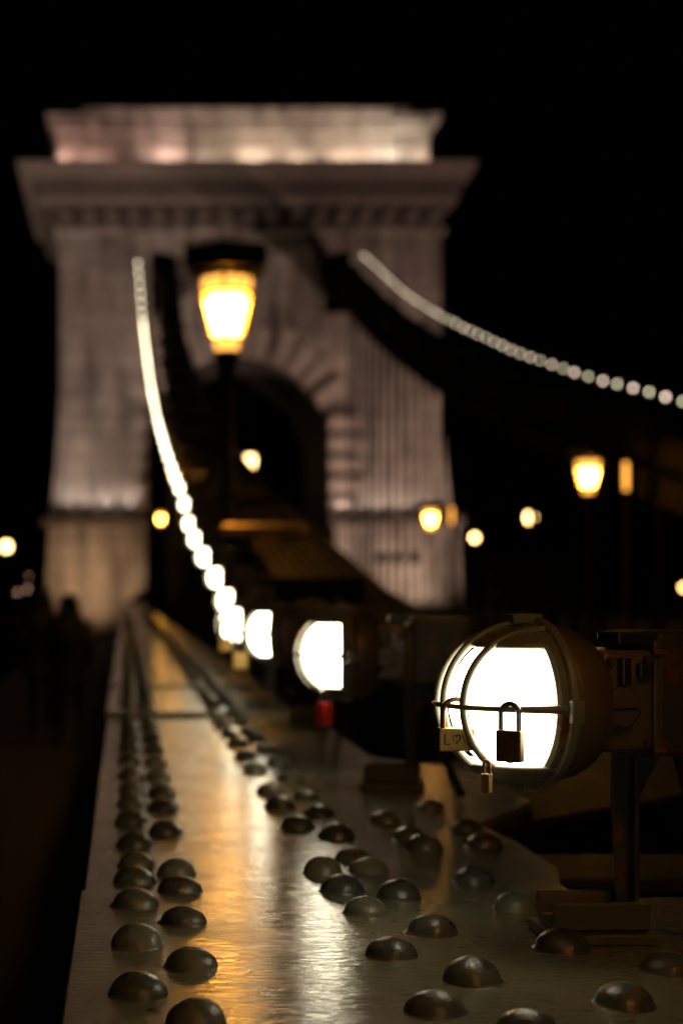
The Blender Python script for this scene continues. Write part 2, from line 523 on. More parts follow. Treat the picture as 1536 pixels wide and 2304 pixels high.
# cornice: a profile swept round the top of the body
def ring_profile(prof, x0, x1, y0, y1):
    m = MB()
    for (z0, f0), (z1, f1) in zip(prof, prof[1:]):
        q = lambda f, z: [(x0 - f, y0 - f, z), (x1 + f, y0 - f, z), (x1 + f, y1 + f, z), (x0 - f, y1 + f, z)]
        m.add(q(f0, z0) + q(f1, z1), [(0, 1, 5, 4), (1, 2, 6, 5), (2, 3, 7, 6), (3, 0, 4, 7)])
    q = lambda f, z: [(x0 - f, y0 - f, z), (x1 + f, y0 - f, z), (x1 + f, y1 + f, z), (x0 - f, y1 + f, z)]
    m.add(q(prof[-1][1], prof[-1][0]), [(0, 1, 2, 3)])
    return m
tp('necking', ring_profile([(12.98, 0.02), (13.04, 0.16), (13.2, 0.16), (13.24, 0.08)], XL, XR, TY, TY + TD), M['stone'])
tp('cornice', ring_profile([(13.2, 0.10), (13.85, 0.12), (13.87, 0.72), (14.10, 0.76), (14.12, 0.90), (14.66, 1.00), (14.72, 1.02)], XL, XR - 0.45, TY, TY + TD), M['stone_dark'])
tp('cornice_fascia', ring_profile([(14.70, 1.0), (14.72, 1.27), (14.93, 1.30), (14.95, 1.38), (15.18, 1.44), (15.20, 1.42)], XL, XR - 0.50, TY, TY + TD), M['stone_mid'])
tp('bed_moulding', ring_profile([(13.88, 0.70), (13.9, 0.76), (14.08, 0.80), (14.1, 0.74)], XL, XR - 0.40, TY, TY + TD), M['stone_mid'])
nb = 17
for i in range(nb):
    x = XL + 0.25 + (XR - XL - 0.6) * i / (nb - 1)
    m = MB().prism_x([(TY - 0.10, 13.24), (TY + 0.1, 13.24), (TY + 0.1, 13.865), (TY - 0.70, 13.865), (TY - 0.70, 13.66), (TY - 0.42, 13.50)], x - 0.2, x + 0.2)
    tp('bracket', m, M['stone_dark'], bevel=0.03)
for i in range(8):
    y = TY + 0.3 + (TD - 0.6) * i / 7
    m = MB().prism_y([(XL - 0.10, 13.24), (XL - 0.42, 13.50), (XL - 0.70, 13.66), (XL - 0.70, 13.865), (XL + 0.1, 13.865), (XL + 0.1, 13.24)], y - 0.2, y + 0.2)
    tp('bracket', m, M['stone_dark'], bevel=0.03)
# attic
AY = TY + 0.55
attic_prof = [(15.20, 0.10), (15.50, 0.10), (15.55, 0.0), (16.75, 0.0), (16.8, 0.14), (17.0, 0.22), (17.05, 0.30), (17.32, 0.38), (17.35, 0.36)]
tp('attic_end', ring_profile(attic_prof, -2.42, -1.2, AY, TY + TD - 0.4), M['attic'])
tp('attic_end', ring_profile(attic_prof, 9.85, 10.85, AY, TY + TD - 0.4), M['attic'])
tp('attic_wall', ring_profile([(z + (0.24 if z > 16.9 else 0), f) for z, f in attic_prof], -1.18, 9.75, AY + 0.12, TY + TD - 0.5), M['attic'])

# floodlights: fixtures with their lamps
def floodlight(loc, aim, power, col, size_deg, label, group, blend=0.6, rad=0.12, body=0.16):
    t = thing('floodlight', label, 'floodlight', loc, 0, group)
    m = MB().box(-body, body, -0.07, 0.07, 0.06, 0.06 + body * 1.3)
    m.obj('housing', M['lantern_iron'], t, bevel=0.015)
    MB().tube([(-body - 0.02, 0, 0.15), (-body - 0.02, 0, 0.0), (body + 0.02, 0, 0.0), (body + 0.02, 0, 0.15)], 0.015, 6).obj('yoke', M['lantern_iron'], t)
    MB().box(-body * 0.85, body * 0.85, 0.071, 0.079, 0.075, 0.045 + body * 1.3).obj('lens', M['flood_lens'], t)
    if body >= 0.5:
        MB().lathe([(0.35, -11.0), (0.22, -9.0), (0.12, -0.015)], 10, 'z').obj('mast', M['lantern_iron'], t)  # unseen mast added under each large flood
    ld = bpy.data.lights.new('flood_lamp', 'SPOT')
    ld.energy = power
    ld.color = col
    ld.spot_size = math.radians(size_deg)
    ld.spot_blend = blend
    ld.shadow_soft_size = rad
    lo = link(bpy.data.objects.new('flood_lamp', ld))
    lo.parent = t
    lo.location = (0, 0.14, 0.06 + body * 0.65)
    v = Vector(aim) - (Vector(loc) + Vector(lo.location))
    lo.rotation_euler = v.to_track_quat('-Z', 'Y').to_euler()
    return t
WARM = (1.0, 0.77, 0.58)
PINK = (1.0, 0.60, 0.50)
ORD = ['first', 'second', 'third', 'fourth', 'fifth', 'sixth', 'seventh', 'eighth', 'ninth', 'tenth', 'eleventh', 'twelfth', 'thirteenth', 'fourteenth', 'fifteenth', 'sixteenth', 'seventeenth', 'eighteenth']
attic_spots = [(135, PINK, 60), (215, PINK, 38), (372, (1.0, 0.66, 0.55), 120), (470, WARM, 40), (575, WARM, 130), (680, WARM, 80), (790, WARM, 140), (885, (1.0, 0.88, 0.72), 120), (955, WARM, 60)]
for i, (x, c, p) in enumerate(attic_spots):
    X = px(x, d=50)
    floodlight((X, TY - 0.10, 15.21), (X, AY + 0.1, 16.1), p * 1.9, c, 135,
               ORD[i] + ' small floodlight from the left on the cornice, washing the attic wall', 'floodlights along the cornice', 0.9, 0.12)
for i, x in enumerate((148, 196, 240, 290)):
    X = px(x, d=50)
    floodlight((X, TY - 0.70, LEDGE + 0.02), (X, TY - 0.05, LEDGE + 2.2), 80, (1.0, 0.82, 0.74), 110,
               ORD[i] + ' floodlight from the left on the left pier ledge of the tower', 'floodlights on the left ledge', 0.9, 0.12)
for i, x in enumerate((765, 812, 860, 905, 955)):
    X = px(x, d=50)
    floodlight((X, TY - 0.70, LEDGE + 0.02), (X, TY - 0.05, LEDGE + 1.6), 48, (1.0, 0.76, 0.66), 140,
               ORD[i] + ' floodlight from the left on the right pier ledge of the tower', 'floodlights on the right ledge', 0.9, 0.12)
# large unseen floods, inferred from the lit shaft, on added masts in the river
floodlight((-12.0, 33.0, -4.0), (-1.9, TY, 10.6), 19500, (1.0, 0.72, 0.60), 31, 'large unseen floodlight on an added mast in the river left of the bridge', 'large river floodlights', 0.6, 0.5, 0.5)
floodlight((18.5, 34.0, -4.0), (8.2, TY, 10.4), 12500, (1.0, 0.65, 0.54), 44, 'large unseen floodlight on an added mast in the river right of the bridge', 'large river floodlights', 0.6, 0.5, 0.5)
# floods added on the two walkways to brighten the foot of the tower
floodlight((-1.75, 45.2, DECK), (-0.9, TY, 1.9), 1350, (1.0, 0.62, 0.36), 62, 'added floodlight on the left walkway brightening the left pier', 'added walkway floodlights', 0.9, 0.15, 0.25)
floodlight((10.3, 44.8, DECK), (8.9, TY, 3.6), 2100, (1.0, 0.68, 0.52), 80, 'added floodlight on the far walkway brightening the right pier', 'added walkway floodlights', 0.9, 0.15, 0.25)

# ------------------------------------------------------------------ the near girder with its rivets
girder = thing('bridge_girder', 'long olive painted iron girder top studded with rivets running to the tower', 'girder', (0.27, 1.0, 0))
def gp(name, mb, m, **k):
    return mb.move(-0.27, -1.0, 0).obj(name, m, girder, **k)
gp('cover_plate', MB().prism([(-0.060, 0.1), (1.15, 0.1), (1.15, 1.86), (0.66, 1.86), (0.62, 1.905), (-0.060, 1.905)], -0.018, 0.0), M['flange'], bevel=0.003)
gp('cover_plate', MB().prism([(-0.056, 1.907), (0.60, 1.907), (0.60, 1.96), (0.63, 2.07), (0.63, 2.30), (0.61, 2.46), (0.78, 2.72), (0.78, 3.2), (0.60, 3.45), (0.60, 4.57), (-0.056, 4.57)], -0.021, -0.003), M['flange'], bevel=0.003)
gp('splice_plate', MB().box(-0.062, 0.56, 4.575, 5.50, -0.012, 0.012), M['flange_far'], bevel=0.003)
gp('splice_plate', MB().box(-0.058, 0.56, 5.505, 5.83, -0.010, 0.006), M['flange_far'], bevel=0.003)
gp('cover_plate', MB().box(-0.060, 0.56, 5.835, 12.0, -0.012, 0.016), M['flange_far'], bevel=0.003)
gp('cover_plate', MB().box(-0.060, 0.56, 12.01, 24.0, -0.012, 0.010), M['flange_far'], bevel=0.003)
gp('cover_plate', MB().box(-0.060, 0.56, 24.01, 49.2, -0.012, 0.006), M['flange_far'], bevel=0.003)
gp('web_plate', MB().box(0.03, 0.05, 0.1, 49.2, -1.3, -0.022).box(0.50, 0.52, 0.1, 49.2, -1.3, -0.022), M['iron'])
gp('edge_angle', MB().box(-0.035, -0.02, 0.1, 49.2, -0.16, -0.022), M['iron'])
gp('bracing_bar', MB().box(0.60, 1.95, 2.085, 2.285, -0.045, -0.022), M['dark_iron'], bevel=0.004)
gp('bracing_bar', MB().prism([(0.60, 2.49), (1.95, 3.62), (1.95, 4.35), (0.60, 3.40)], -0.045, -0.022), M['dark_iron'], bevel=0.004)
gp('bracing_bar', MB().box(1.15, 1.95, 1.2, 1.6, -0.045, -0.022), M['dark_iron'], bevel=0.004)

def rivet_mesh(i):
    r, h = 0.0285, 0.0235
    rnd = random.Random(i)
    prof = [(r * 1.10, -0.0005), (r * 1.02, 0.0012)]
    for k in range(0, 7):
        a = math.radians(6 + 14 * k)
        prof.append((r * math.cos(a) ** 1.08, 0.002 + (h - 0.002) * math.sin(a)))
    n = 24
    m = MB().lathe(prof[:-1] + [(0.0012, h)], n, 'z')
    dent = [(rnd.uniform(0, 6.28), rnd.uniform(0.3, 1.1), rnd.uniform(0.02, 0.07)) for _ in range(3)]
    out = []
    for q, (x, y, z) in enumerate(m.v):
        if q < n:                       # ragged rim of paint and rust
            f = 1 + rnd.uniform(-0.07, 0.10)
            x, y = x * f, y * f
        else:
            a, e = math.atan2(y, x), math.atan2(z, math.hypot(x, y))
            f = 1 + rnd.uniform(-0.008, 0.008)
            for da, de, am in dent:
                g = math.cos(a - da) * math.cos(e) * math.cos(de) + math.sin(e) * math.sin(de)
                f -= am * max(0, (g - 0.72) / 0.28) ** 1.5
            x, y, z = x * f, y * f, z * f
        out.append((x, y, z))
    m.v = out
    me = m.mesh('rivet', 60)
    me.materials.append(M['rivet'])
    return me
RM = [rivet_mesh(i) for i in range(9)]
# rivets read off the photograph: base centre column and the lowest row of the dome
seen = [(313, 2254), (309, 2141), (305, 2049), (303, 1989), (307, 1954), (303, 1905), (295, 1854), (297, 1813), (297, 1782),
        (440, 2322), (432, 2188), (414, 2087), (405, 2014), (397, 1971), (373, 1876), (367, 1823), (364, 1790),
        (976, 2294), (1060, 2222), (1403, 2277), (1186, 2345), (881, 2164), (973, 2111), (823, 2067), (898, 2029),
        (768, 2015), (794, 1939), (725, 1968), (757, 1887), (829, 1965), (719, 1838), (670, 1867), (690, 1797), (630, 1818),
        (1160, 2056), (1065, 1988), (1264, 2150), (866, 1853), (921, 1890), (953, 1913), (1088, 1908), (964, 1824), (1048, 1873),
        (1504, 2200), (606, 1785)]
spots = []
for x, y in seen:
    yc = y
    for _ in range(4):
        d = F * CZ / (yc - VY)
        yc = y - F * CZ / (d - 0.028) + F * CZ / d
    d = F * CZ / (yc - VY)
    spots.append((px(x, d=d), d))
def row(x, d0, p, d1):
    d = d0
    while d < d1:
        spots.append((x + random.uniform(-0.003, 0.003), d + random.uniform(-0.012, 0.012)))
        d += p * (0.75 if random.random() < 0.12 else 1.0)
row(0.012, 3.08, 0.27, 34)
row(0.072, 3.05, 0.27, 34)
row(0.290, 3.16, 0.27, 34)
row(0.352, 3.03, 0.27, 34)
def plate_z(d):
    return 0.0 if d < 1.906 else -0.003 if d < 4.57 else 0.012 if d < 5.5 else 0.006 if d < 5.83 else 0.016 if d < 12 else 0.010 if d < 24 else 0.006
spots.sort(key=lambda s: s[1])
rest = MB()
for i, (x, d) in enumerate(spots):
    if i < 296:
        o = link(bpy.data.objects.new('rivet', RM[i % 9]))
        o.parent = girder
        o.location = (x - 0.27, d - 1.0, plate_z(d) - 0.0005)
        s = random.uniform(0.95, 1.05)
        o.scale = (s, s, s * random.uniform(0.86, 1.08))
        o.rotation_euler = (random.uniform(-0.05, 0.05), random.uniform(-0.05, 0.05), random.uniform(0, 6.28))
    else:
        rest.lathe([(0.0285, 0), (0.022, 0.016), (0.008, 0.023)], 8, 'z', (x, d, plate_z(d)))
o = gp('far_rivets', rest, M['rivet'])
o['kind'] = 'stuff'

# far girder, the dark twin across the roadway
far_g = thing('bridge_girder', 'dark iron girder along the far side of the road below the far chain', 'girder', (8.4, 20, 0))
MB().box(-0.3, 0.3, -14, 29.2, -0.03, 0).obj('cover_plate', M['chain'], far_g)
MB().box(-0.25, 0.25, -14, 29.2, -1.3, -0.03).obj('web_plate', M['iron'], far_g)

# ------------------------------------------------------------------ lights along the chains: where they hang
near_tab = [(1.6, 0.462, 0.0), (2.9, 0.459, -0.003), (4.3, 0.470, -0.03), (5.65, 0.47, -0.006), (6.6, 0.505, 0.08), (7.9, 0.538, 0.20),
            (9.2, 0.545, 0.345), (10.5, 0.552, 0.505), (11.8, 0.565, 0.68), (13.5, 0.58, 1.035), (16.3, 0.60, 1.45), (20.0, 0.60, 2.13),
            (24.6, 0.60, 3.05), (30.5, 0.60, 4.42), (37.6, 0.60, 6.36), (44.6, 0.58, 8.63), (47.0, 0.53, 10.1), (49.3, 0.46, 11.7)]
far_px = [(1536, 903), (1498, 893), (1461, 882), (1425, 873), (1389, 864), (1357, 857), (1324, 847), (1293, 838), (1268, 829), (1242, 820),
          (1216, 811), (1194, 803), (1171, 795), (1150, 787), (1130, 777), (1112, 769), (1094, 760), (1075, 752), (1058, 744), (1043, 737),
          (1026, 728), (1012, 721), (997, 714), (984, 706), (972, 699), (958, 690), (945, 682), (932, 674), (920, 665), (910, 657), (899, 649),
          (889, 640), (879, 631), (870, 622), (861, 613), (852, 604), (843, 596), (834, 588), (826, 581), (819, 575)]
XF = 8.26
far_tab = []
for x, y in far_px:
    d = F * XF / (x - VX)
    far_tab.append((d, XF, zpx(y, d)))
far_tab = [(15.0, XF, 1.9)] + far_tab

# ------------------------------------------------------------------ the two chains: bundles of flat eye bars
def chain(name, label, x0, x1, tab, dz, d_list, n_pl, per_plate, hang, hx):
    cm = M['chain'] if per_plate else M['far_chain']
    t = thing(name, label, 'chain', ((x0 + x1) / 2, 20, 0))
    pm = {}
    def local(mb): return mb.move(-(x0 + x1) / 2, -20, 0)
    for da, db in zip(d_list, d_list[1:]):
        za, zb = lerp_tab(tab, da)[1] + dz, lerp_tab(tab, db)[1] + dz
        for tier in (0, 1):
            oz = -0.54 * tier
            allm = MB()
            first = None
            for k in range(n_pl):
                x = x0 + (x1 - x0) * (k + 0.5) / n_pl
                ww = (x1 - x0) / n_pl * (0.50 if per_plate else 0.7)
                ang = math.atan2(zb - za, db - da)
                ln = math.hypot(zb - za, db - da)
                poly = []
                # side outline of one bar, in the bar's own axes: a narrow shank between two round eyes
                off = 0.10 if k % 2 else -0.10
                hs = 0.20
                for (u, v) in [(-0.22, 0.0), (-0.16, hs * 0.85), (0.0, hs * 1.12), (0.18, hs), (ln - 0.18, hs), (ln, hs * 1.12), (ln + 0.16, hs * 0.85), (ln + 0.22, 0.0),
                               (ln + 0.16, -hs * 0.85), (ln, -hs * 1.12), (ln - 0.18, -hs), (0.18, -hs), (0.0, -hs * 1.12), (-0.16, -hs * 0.85)]:
                    u += off * 0.5
                    poly.append((da + u * math.cos(ang) - v * math.sin(ang), za - hs * 1.12 + oz + u * math.sin(ang) + v * math.cos(ang)))
                m = MB().prism_x(poly, -ww / 2, ww / 2)
                if per_plate:
                    if first is None:
                        first = m
                        o = m.move(0, -20, 0).obj('eye_bar', cm, t)
                        me = o.data
                        o.location = (x - (x0 + x1) / 2, 0, 0)
                    else:
                        o2 = link(o.copy())
                        o2.location = (x - (x0 + x1) / 2, random.uniform(-0.03, 0.03), random.uniform(-0.012, 0.012))
                        o2.parent = t
                else:
                    allm.add([(vx + x, vy, vz) for vx, vy, vz in m.v], m.f)
            if not per_plate:
                local(allm).obj('chain_link', cm, t)
    # round pins with their cover straps at each joint
    for d in d_list[1:-1]:
        z = lerp_tab(tab, d)[1] + dz
        m = MB().lathe([(0.10, -0.02), (0.12, 0), (0.12, x1 - x0 + 0.1), (0.10, x1 - x0 + 0.12)], 14, 'x', (x0 - 0.05, d, z - 0.224))
        local(m).obj('pin', cm, t, smooth=40)
        m = MB().lathe([(0.10, -0.02), (0.12, 0), (0.12, x1 - x0 + 0.1), (0.10, x1 - x0 + 0.12)], 14, 'x', (x0 - 0.05, d, z - 0.764))
        local(m).obj('pin', cm, t, smooth=40)
        local(MB().lathe([(0.034, 0), (0.085, 0.02), (0.085, x1 - x0 + 0.0), (0.05, x1 - x0 + 0.02)], 16, 'x', (x0 - 0.24 if per_plate else x0, d + 0.1, z + 0.045))).obj('cover_strap', M['gleam_strap'] if per_plate and 12 < d < 13.5 else cm, t, smooth=40)
    for d in hang:
        z = lerp_tab(tab, d)[1] + dz - 1.1
        if z > DECK + 0.3:
            local(MB().tube([(hx, d, z), (hx, d, DECK - 0.1)], 0.045, 8)).obj('hanger', M['hanger'] if per_plate else cm, t, smooth=60)
    return t
M['gleam_strap'] = simple('gleam_bright_strap', (0.85, 0.62, 0.38), 0.30, 0.95, 0.2, 30, 0.1)  # lamp gleam on a single strap put into its bright warm colour
M['hanger'] = paint('hanger_paint', (0.09, 0.075, 0.05), (0.06, 0.05, 0.035), rust=0.3, r0=0.3, r1=0.5, brush=False)
dl = [4.2, 6.8, 9.6, 12.9, 16.6, 20.2, 23.8, 27.4, 31.0, 34.6, 38.2, 41.8, 45.4, 48.6, 51.0]
hn = [9.0 + 1.25 * i for i in range(33)]
chain('suspension_chain', 'near chain of flat eye bars climbing to the tower beside the glowing lamps', 1.12, 1.86, near_tab, -0.02, dl, 9, True, [d for d in hn if d > 16], 1.5)
dlf = [12.0, 15.6, 19.2, 22.8, 26.4, 30.0, 33.6, 37.2, 40.8, 44.4, 48.0, 50.9]
chain('suspension_chain', 'far dark chain sweeping down to the right below its dotted lights', 7.06, 7.86, far_tab, -0.24, dlf, 5, False, [17.5 + 1.25 * i for i in range(25)], 7.5)

# ------------------------------------------------------------------ guarded lamps
YAW = math.radians(12)
HZ = 0.275
L_, R_ = 0.106, 0.088
def dome_r(t, R=R_): return R * math.sqrt(max(0.0, 1 - t ** 2.3))
def make_lamp(foot):
    t = thing('guarded_lamp', 'lamp', 'lamp')
    hd = lambda m: m.move(0, 0, HZ).rot(YAW)
    # glass: blown dome, lit
    prof = [(dome_r(k / 14, 0.0785), -0.010 - 0.088 * k / 14) for k in range(15)]
    hd(MB().lathe([(0.0785, 0.02)] + prof[:-1] + [(0.004, -0.098)], 28, 'x')).obj('glass_dome', M['lamp_glass' if foot else 'string_glass'], t, smooth=50)
    # cast guard: ring
    pr = [(0.079, -0.021), (0.0865, -0.022), (0.090, -0.018), (0.0905, -0.010), (0.0950, -0.0085), (0.0965, -0.006), (0.0965, -0.001), (0.0945, 0.0015), (0.0865, 0.002), (0.079, 0.002)]
    m = MB().lathe(pr + [pr[0]], 40, 'x', caps=False)
    hd(m).obj('guard_ring', M['guard'], t, smooth=35)
    # solid caps above and below the window
    for sg in (1, -1):
        vs, fs = [], []
        nt_, na = 12, 14
        zc = 0.0645
        for i in range(nt_ + 1):
            tt = 0.70 * i / nt_
            r = dome_r(tt, R_)
            if r <= zc + 0.0005: r = zc + 0.0005
            s = math.asin(min(1, zc / r))
            for j in range(na + 1):
                a = s + (math.pi - 2 * s) * j / na
                vs.append((-0.006 - L_ * tt, r * math.cos(a), sg * r * math.sin(a)))
        for i in range(nt_):
            for j in range(na):
                q = (i * (na + 1) + j, i * (na + 1) + j + 1, (i + 1) * (na + 1) + j + 1, (i + 1) * (na + 1) + j)
                fs.append(q)
        o = hd(MB().add(vs, fs)).obj('guard_cap', M['guard'], t, smooth=40)
        s = o.modifiers.new('thick', 'SOLIDIFY')
        s.thickness = 0.004
        s.offset = -1
    # three upright bars
    for off in (-0.033, 0.0, 0.033):
        pts = []
        tm = 1.0
        n = 40
        # walk the meridian by angle so that the tip is well sampled
        for i in range(n + 1):
            a = -math.pi / 2 + math.pi * i / n
            sx = abs(math.cos(a)) ** (2 / 2.3) * math.copysign(1, math.cos(a))
            ef = math.sqrt(max(0, 1 - (off / R_) ** 2))
            pts.append((-0.006 - L_ * ef * sx, off, (R_ + 0.001) * ef * math.sin(a)))
        hd(MB().tube(pts, 0.0052, 8, flat=0.85)).obj('guard_bar', M['guard'], t, smooth=60)
    # one level band round the middle
    pts, rr = [], []
    n = 40
    for i in range(n + 1):
        a = -math.pi / 2 + math.pi * i / n
        sx = abs(math.cos(a)) ** (2 / 2.3)
        pts.append((0.004 - (L_ + 0.013) * sx, (R_ + 0.002) * math.sin(a), -0.001))
        rr.append(0.0030 + 0.0022 * abs(math.sin(a)) ** 6)
    hd(MB().tube(pts, rr, 8)).obj('guard_band', M['guard'], t, smooth=60)
    # lugs on the ring
    m = MB().box(-0.034, 0.002, -0.012, 0.012, 0.089, 0.0995)
    hd(m).obj('ring_lug', M['guard'], t, bevel=0.002)
    hd(MB().box(-0.012, 0.004, -0.0990, -0.091, -0.016, 0.010)).obj('ring_lug', M['guard'], t, bevel=0.002)
    hd(MB().box(-0.022, 0.002, -0.012, 0.012, -0.0985, -0.090)).obj('ring_lug', M['guard'], t, bevel=0.002)
    # back dome and neck
    pr = [(0.0855, 0.002), (0.0875, 0.004)] + [(0.0885 * math.cos(math.radians(a)) ** 0.78, 0.010 + 0.066 * math.sin(math.radians(a))) for a in range(0, 71, 7)]
    hd(MB().lathe(pr, 36, 'x')).obj('back_housing', M['housing'], t, smooth=40)
    m = MB().box(0.048, 0.112, -0.056, 0.045, -0.052, 0.060)
    hd(m).obj('junction_box', M['housing'], t, bevel=0.008, seg=3)
    m = MB().lathe([(0.022, 0), (0.022, -0.012), (0.019, -0.0155), (0.002, -0.016)], 24, 'y', (0.066, -0.056, -0.002))
    cap = hd(m).obj('screw_cap', M['housing'], t, smooth=35)
    hd(MB().box(0.052, 0.080, -0.0735, -0.071, -0.0045, -0.0015)).obj('slot', M['lantern_iron'], cap)
    for q in ((0.030, 0.041, -0.078, -0.055, -0.030, 0.0115), (0.026, 0.050, -0.074, -0.0555, 0.012, 0.020)):
        hd(MB().box(*q)).obj('latch', M['iron'], t, bevel=0.002)
    for q in ((0.066, 0.077, -0.068, -0.0565, 0.022, 0.052), (0.088, 0.106, -0.066, -0.0565, 0.030, 0.046)):
        hd(MB().box(*q)).obj('hinge_bolt', M['lantern_iron'], t, bevel=0.002)
    hd(MB().box(0.074, 0.116, -0.046, 0.0, 0.066, 0.080)).obj('clamp', M['lantern_iron'], t, bevel=0.002)
    # mounting block on the far side
    hd(MB().box(0.120, 0.235, -0.046, 0.06, -0.060, 0.080)).obj('mounting_block', M['iron'], t, bevel=0.008, seg=3)
    hd(MB().box(0.1125, 0.1195, -0.054, 0.05, -0.064, 0.070)).obj('mounting_flange', M['housing'], t, bevel=0.002)
    for bx, bz in ((0.058, 0.048), (0.102, 0.050), (0.056, -0.042), (0.102, -0.042)):
        hd(MB().lathe([(0.0045, -0.0615), (0.0052, -0.0605), (0.0052, -0.0555)], 6, 'y', (bx, 0, bz))).obj('bolt', M['steel_rusty'], t)
    for by, bz in ((-0.049, 0.056), (-0.049, -0.052)):
        hd(MB().lathe([(0.0055, 0.1085), (0.0055, 0.123)], 6, 'x', (0, by - 0.008, bz))).obj('bolt', M['steel_rusty'], t)
    if foot:
        m = MB()
        lx = 0.106
        m.add([(lx, 0.045, 0.024), (lx + 0.013, 0.045, 0.024), (lx + 0.013, 0.051, 0.024), (lx, 0.051, 0.024),
               (lx - 0.006, 0.045, 0.15), (lx + 0.022, 0.045, 0.15), (lx + 0.022, 0.051, 0.15), (lx - 0.006, 0.051, 0.15),
               (lx - 0.006, 0.045, 0.23), (lx + 0.06, 0.045, 0.23), (lx + 0.06, 0.051, 0.23), (lx - 0.006, 0.051, 0.23)],
              [(0, 1, 5, 4), (1, 2, 6, 5), (2, 3, 7, 6), (3, 0, 4, 7), (4, 5, 9, 8), (5, 6, 10, 9), (6, 7, 11, 10), (7, 4, 8, 11), (8, 9, 10, 11), (3, 2, 1, 0)])
        m.box(lx + 0.0135, lx + 0.0195, 0.025, 0.053, 0.0225, 0.232)
        m.obj('leg', M['iron'], t, bevel=0.002)
        # foot: a length of channel open to the sky, on a pad
        u = [(0.011, 0.016), (0.017, 0.013), (0.071, 0.013), (0.076, 0.016), (0.079, 0.046), (0.075, 0.0485), (0.070, 0.046), (0.068, 0.022), (0.019, 0.022), (0.016, 0.046), (0.012, 0.0485), (0.008, 0.046)]
        MB().prism_x(u, 0.023, 0.132).obj('foot_channel', M['foot'], t, bevel=0.0015)
        MB().box(0.017, 0.138, 0.000, 0.092, 0.0008, 0.0125).obj('pad', M['foot'], t, bevel=0.002)
        pts = [(0.165, 0.03, 0.32), (0.168, 0.02, 0.22), (0.18, -0.02, 0.12), (0.205, -0.06, 0.05), (0.23, -0.10, 0.012)]
        MB().tube(pts, 0.0095, 8).obj('conduit', M['lantern_iron'], t, smooth=60)
    else:
        MB().box(0.10, 0.13, -0.02, 0.02, -0.1, HZ - 0.04).obj('leg', M['iron'], t)
    return t
M['foot'] = paint('chipped_foot_paint', (0.12, 0.105, 0.065), (0.09, 0.08, 0.05), rust=0.8, r0=0.3, r1=0.5, brush=False, sc=1.6)
near_labels = ['nearest glowing bulkhead lamp with padlocks on its wire cage, clamped to the girder foot',
               'second glowing half-round lamp, red padlock hanging below it',
               'third glowing lamp, behind two bright brass padlocks']
proto = make_lamp(True)
index_kids(proto)
lamps = []
for i in range(3):
    d, x, z = near_tab[i]
    o = proto if i == 0 else copy_tree(proto)
    o.location = (x, d, z if i < 1 else max(z, -0.003) if i == 1 else -0.003)
    o.rotation_euler = (0, 0, math.radians((0, -19, -29)[i]))
    tag(o, near_labels[i], 'lamp', 'guarded lamps along the near chain')
    lamps.append(o)
o = copy_tree(proto)
o.location = (0.490, 0.62, 0)
o.rotation_euler = (0, 0, 0)
tag(o, 'glowing bulkhead lamp beside the camera, just outside the picture', 'lamp', 'guarded lamps along the near chain')
p2 = make_lamp(False)
index_kids(p2)
first_lab = ['fourth glowing lamp from the camera, half hidden behind the third', 'round white glow at the foot of the climbing string of lamps',
             'second round white glow up the climbing string, just above the girder', 'third separate white glow up the climbing string of lamps',
             'fourth separate white glow, where the string begins to merge']
ds = [5.65, 6.6, 7.9, 9.2, 10.5, 11.8]
d = 12.9
while d < 49.4:
    ds.append(d)
    d += 1.42 if d < 18 else 1.30 if d < 28 else 1.0 if d < 36 else 0.74
for i, d in enumerate(ds):
    x, z = lerp_tab(near_tab, d)
    o = p2 if i == 0 else copy_tree(p2)
    s = 0.95 if i < 1 else 0.78 if d < 12 else 0.78 - 0.12 * min(1, (d - 12) / 14)
    o.scale = (s, s, s)
    o.location = (x, d, z + HZ * (1 - s))
    o.rotation_euler = (0, 0, math.radians(-10))
    lab = first_lab[i] if i < 5 else ('topmost cream light of the near string, against the left of the tower' if i == len(ds) - 1 else
          'white lamp in the merged glowing line that climbs the near chain')
    tag(o, lab, 'lamp', 'guarded lamps along the near chain')
# far string: small lamps turned away, only a peep of light each
def make_far(m):
    t = thing('string_light', 'light', 'light')
    MB().lathe([(0.05, 0.0), (0.06, 0.02), (0.06, 0.10), (0.03, 0.14)], 10, 'x').obj('housing', M['iron'], t, smooth=50)
    MB().lathe([(0.03, 0.0), (0.028, -0.02), (0.017, -0.034), (0.003, -0.039)], 10, 'x').obj('glass', m, t, smooth=60)
    MB().box(0.05, 0.08, -0.015, 0.015, -0.28, -0.04).obj('stem', M['iron'], t)
    return t
fp, fg = make_far(M['far_pink']), make_far(M['far_green'])
index_kids(fp); index_kids(fg)
usedp = usedg = False
nfar = len(far_px)
for i, (x, y) in enumerate(far_px):
    d = F * XF / (x - VX)
    pink = i % 2 == 0 if i != 0 else False
    pink = (i % 2 == 1)
    if pink:
        o = copy_tree(fp) if usedp else fp; usedp = True
    else:
        o = copy_tree(fg) if usedg else fg; usedg = True
    o.location = (XF, d, zpx(y, d))
    s = random.uniform(0.9, 1.08)
    o.scale = (s, s, s)
    c = 'pinkish' if pink else 'greenish'
    if i == 0: lab = 'greenish light cut by the right edge, outermost of the far string'
    elif i < 18:
        lab = '%s disc of light, %s, along the far chain counted from the right edge' % (ORD[i], c)
    elif i == nfar - 1: lab = 'topmost light of the far string, against the tower'
    else: lab = 'small %s light in the overlapping upper part of the far string' % c
    tag(o, lab, 'light', 'dim lights along the far chain')

